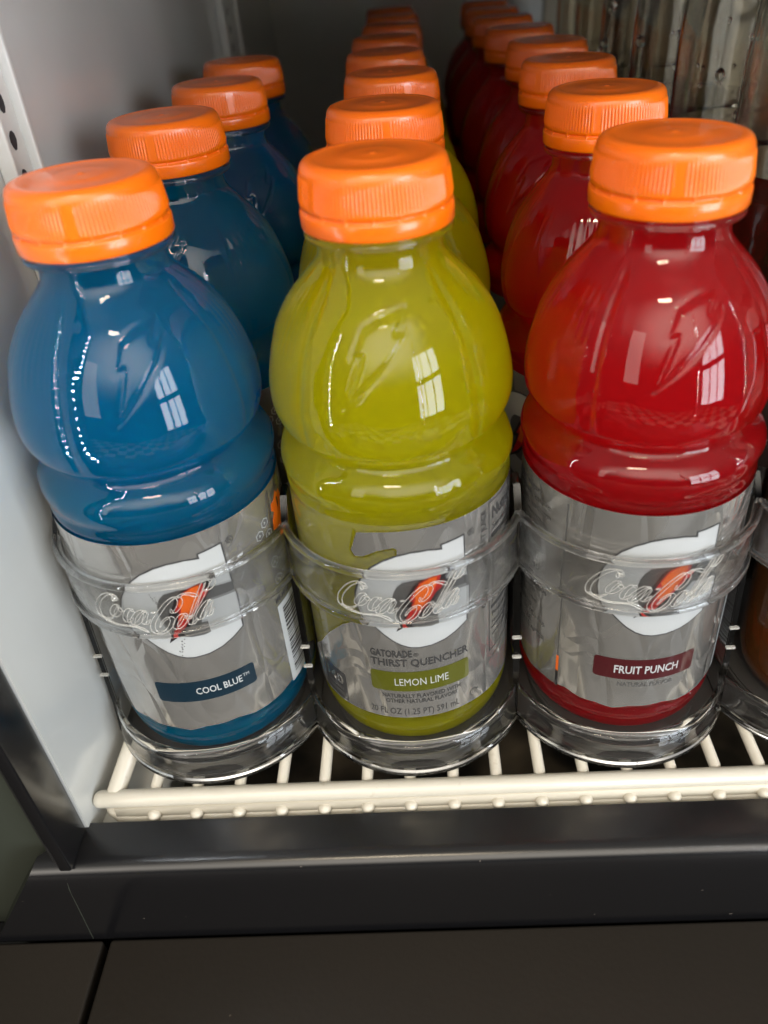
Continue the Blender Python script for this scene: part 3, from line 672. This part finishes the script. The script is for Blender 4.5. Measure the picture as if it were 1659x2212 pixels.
def bottle(kind, i, x, y, brot, lrot):
    lab = (f'{CN[kind]} sports drink with orange cap at the front, label reading {EX[kind]}' if i == 0 else
           f'{CN[kind]} sports drink with orange cap, {ORD[i]} from the front of its row')
    t = thing('drink_bottle', lab, 'drink bottle', (x, y, 8), f'{CN[kind]} sports drinks in a row')
    t.rotation_euler = (math.radians(random.uniform(-.5, .5)) if i else 0, math.radians(random.uniform(-.6, .6)) if i else 0, 0)
    for nm, me, rz in (('bottle_body', (BV if i < 2 else BM)[kind], brot), ('neck_ring', RING, 0), ('cap', CAP, random.uniform(0, 360)), ('label', LAB[kind], lrot)):
        o = bpy.data.objects.new(nm, me); C.objects.link(o); o.parent = t; o.rotation_euler.z = math.radians(rz)
ROW = {'yellow': [(.05, -2.2), (-.8, 71.3), (2.0, 145.6), (.1, 221), (-1, 296), (-1.4, 370), (-1, 444), (-1, 518)],
       'red': [(76.9, -1.4), (77.3, 72.1), (77.7, 148.0), (77.8, 221.6), (77.3, 296), (75.5, 370), (75.5, 444), (74.5, 518)],
       'blue': [(-76.2, -2.7), (-74.9, 79.6), (-73.6, 153.4), (-76.6, 227)]}
BR = {'yellow': 0, 'blue': 28, 'red': 5}
for kind, rows in ROW.items():
    for i, (x, y) in enumerate(rows):
        bottle(kind, i, x, y, BR[kind] if i == 0 else random.uniform(-45, 45), 0 if i == 0 else random.uniform(-80, 80))

# ------------------------------------------------------------------ tea bottles in the fourth lane
t = thing('tea_bottle', 'brown tea bottle with red and white label at the right edge of the tray', 'tea bottle', (150.0, -9, 8))
bm = bmesh.new()
tp = [(0, 19), (2, 22), (5, 24), (10, 25.3), (22, 25.6), (40, 25.8), (52, 26.2), (60, 27), (70, 28), (84, 28.5), (98, 27.5), (110, 24), (122, 18), (132, 14), (150, 13.2)]
lathe(bm, [(0, 1.5), (12, .4)]+[(smooth_interp(tp, z), z) for z in [0, .8, 2, 4, 6, 9, 12, 16, 22]+[26+4*i for i in range(32)]]+[(0, 150)], 96)
link('bottle_body', bm, M['tea'], t)
bm = bmesh.new(); lathe(bm, [(13.4, 150), (14.6, 150), (14.8, 151), (14.7, 161), (14.2, 162.4), (13, 163), (0, 163)], 120, lambda a, r, z: r+(.15*math.cos(a*60) if r > 14.4 else 0), close=False)
link('cap', bm, mat('white_cap_plastic', (.75, .75, .73), .35), t)
bm = bmesh.new()
def wrap_tea(pts, mi, lift):
    b2 = bmesh.new(); b2.faces.new([b2.verts.new((x, 0, z)) for x, z in pts])
    x = math.floor(min(p[0] for p in pts)/2)*2+2
    while x < max(p[0] for p in pts)-.001:
        bmesh.ops.bisect_plane(b2, geom=list(b2.verts)+list(b2.edges)+list(b2.faces), dist=1e-5, plane_co=(x, 0, 0), plane_no=(1, 0, 0)); x += 2
    z = math.floor(min(p[1] for p in pts)/2)*2+2
    while z < max(p[1] for p in pts)-.001:
        bmesh.ops.bisect_plane(b2, geom=list(b2.verts)+list(b2.edges)+list(b2.faces), dist=1e-5, plane_co=(0, 0, z), plane_no=(0, 0, 1)); z += 2
    bmesh.ops.triangulate(b2, faces=b2.faces)
    put_tea(b2, mi, lift)
def put_tea(b2, mi, lift):
    mp = {}
    for v in b2.verts:
        a = v.co.x/27; R = smooth_interp(tp, v.co.z)+lift; mp[v] = bm.verts.new((R*math.sin(a), -R*math.cos(a), v.co.z))
    for fc in b2.faces:
        nf = bm.faces.new([mp[v] for v in fc.verts]); nf.material_index = mi; nf.normal_update(); c = nf.calc_center_median()
        if nf.normal.dot(Vector((c.x, c.y, 0))) < 0: nf.normal_flip()
    b2.free()
ell = lambda cx, cz, a, b_: [(cx+a*math.cos(2*PI*k/40), cz+b_*math.sin(2*PI*k/40)) for k in range(40)]
wrap_tea(ell(-14, 79, 20, 21.5), 0, .15); wrap_tea(ell(-14, 79, 18, 19), 1, .25); wrap_tea(ell(-14, 81, 15, 15.6), 0, .35)
wrap_tea([(-27, 88), (0, 88), (-1, 93), (-13.5, 97), (-26, 93)], 3, .45)
put_tea(text_bm('S', -24, 75, 9, 8, .03), 2, .55)
for tt, zz, ww in (('12.5', 46.5, 7), ('FL OZ', 42, 8), ('(370 mL)', 37.5, 11)): put_tea(text_bm(tt, -29.5-ww/2+1.5, zz, 3.3, ww, .0), 0, .4)
link('label', bm, [mat('white_print', (.75, .74, .74), .4), mat('vermilion_print', (.85, .09, .01), .4), M['grey_ink'], mat('red_print', (.55, .01, .02), .35)], t)

def tall_bottle():
    t = thing('tall_bottle', '', 'tea bottle', (0, 0, 8), 'tall clear tea bottles in the right row')
    bm = bmesh.new(); lathe(bm, [(0, 1), (26, 0), (31, 3), (33, 8), (33, 60), (33, 118), (32.5, 122), (33, 126), (33, 168), (0, 168.5)], 64)
    link('liquid', bm, M['tea_dark'], t, angle=50)
    bm = bmesh.new()
    def fl(a, r, z): return r+(.35*math.cos(a*9) if 165 < z < 250 else 0)
    lathe(bm, [(33.4, 160), (33.6, 169), (33.2, 200), (31, 225), (25, 250), (17, 270), (15, 285), (15, 300), (13.8, 300), (13.8, 284), (15.8, 269), (23.8, 249), (29.8, 224), (32.1, 200), (32.6, 169), (33.1, 160)], 96, fl, close=False)
    link('clear_upper', bm, M['clear_pet'], t, angle=60)
    bm = bmesh.new(); lathe(bm, [(33.3, 62), (33.3, 116)], 64, close=False); link('label', bm, M['brown_label'], t)
    return t
def drops(t, seed):
    rr = random.Random(seed)
    for k in range(22):
        a = rr.uniform(-2.2, .3); z = rr.uniform(150, 235); r = rr.choice((.5, .7, .9, 1.3, 2.0)); R = 33.6 if z < 205 else 33.6-(z-205)*.1
        bm = bmesh.new()
        bmesh.ops.create_uvsphere(bm, u_segments=10, v_segments=6, radius=r, matrix=Matrix.Translation((R*math.sin(a), -R*math.cos(a), z)) @ Matrix.Diagonal((1, 1, 1.3, 1)))
        link('water_drop', bm, M['drop'], t)
tb = tall_bottle()
TALL = []
O2 = ['second', 'third', 'fourth', 'fifth', 'sixth', 'seventh', 'eighth']
for i in range(7):
    t = tb if i == 0 else copy_tree(tb)
    t.location = Vector((154, 66+73*i, 8))*S; t.rotation_euler.z = random.uniform(-.5, .5) if i else 0
    t['label'] = f'tall clear bottle of dark tea, {O2[i]} from the front of the right row'
    TALL.append(t)
# nutrition text on the nearest tall bottle
bm = bmesh.new()
for tt, zz, h in (('Nutrition Facts', 106, 4.5), ('Amount per serving', 101.5, 2.2), ('Calories', 94, 5.5), ('Total Fat 0g', 88, 2.6), ('Sodium 20mg', 83, 2.6), ('Total Carb. 45g', 78, 2.6), ('Total Sugars 44g', 73, 2.6), ('Protein 0g', 68, 2.6)):
    b2 = text_bm(tt, -40, zz, h, None, .01); mp = {}
    for v in b2.verts:
        a = v.co.x/33.6; mp[v] = bm.verts.new((33.6*math.sin(a), -33.6*math.cos(a), v.co.z))
    for fc in b2.faces: bm.faces.new([mp[v] for v in fc.verts])
    b2.free()
link('label_print', bm, mat('pale_print', (.45, .38, .36), .5), tb, smooth=False)

for i in range(4): drops(TALL[i], 9+i)
# ------------------------------------------------------------------ LED strips on the door mullions
def led_strip(x, y, z0, z1, label, face):
    t = thing('led_strip', label, 'light strip', (x, y, z0))
    bm = bmesh.new(); box(bm, -5, 5, -2, 1.5, 0, z1-z0, .5); link('bar', bm, M['led_bar'], t)
    bm = bmesh.new(); z = 6
    while z < z1-z0: box(bm, -.75, .75, 1.6, 2.2, z-.8, z+.8); z += 7
    link('emitter', bm, M['led'], t, smooth=False)
    t.rotation_euler.z = face
led_strip(-124, -82, 90, 250, 'vertical light strip on the left door frame', math.radians(-60))
led_strip(470, -72, 0, 420, 'vertical light strip on the far right door frame', math.radians(60))
led_strip(230, -330, 0, 460, 'vertical light strip on the open door', math.radians(30))
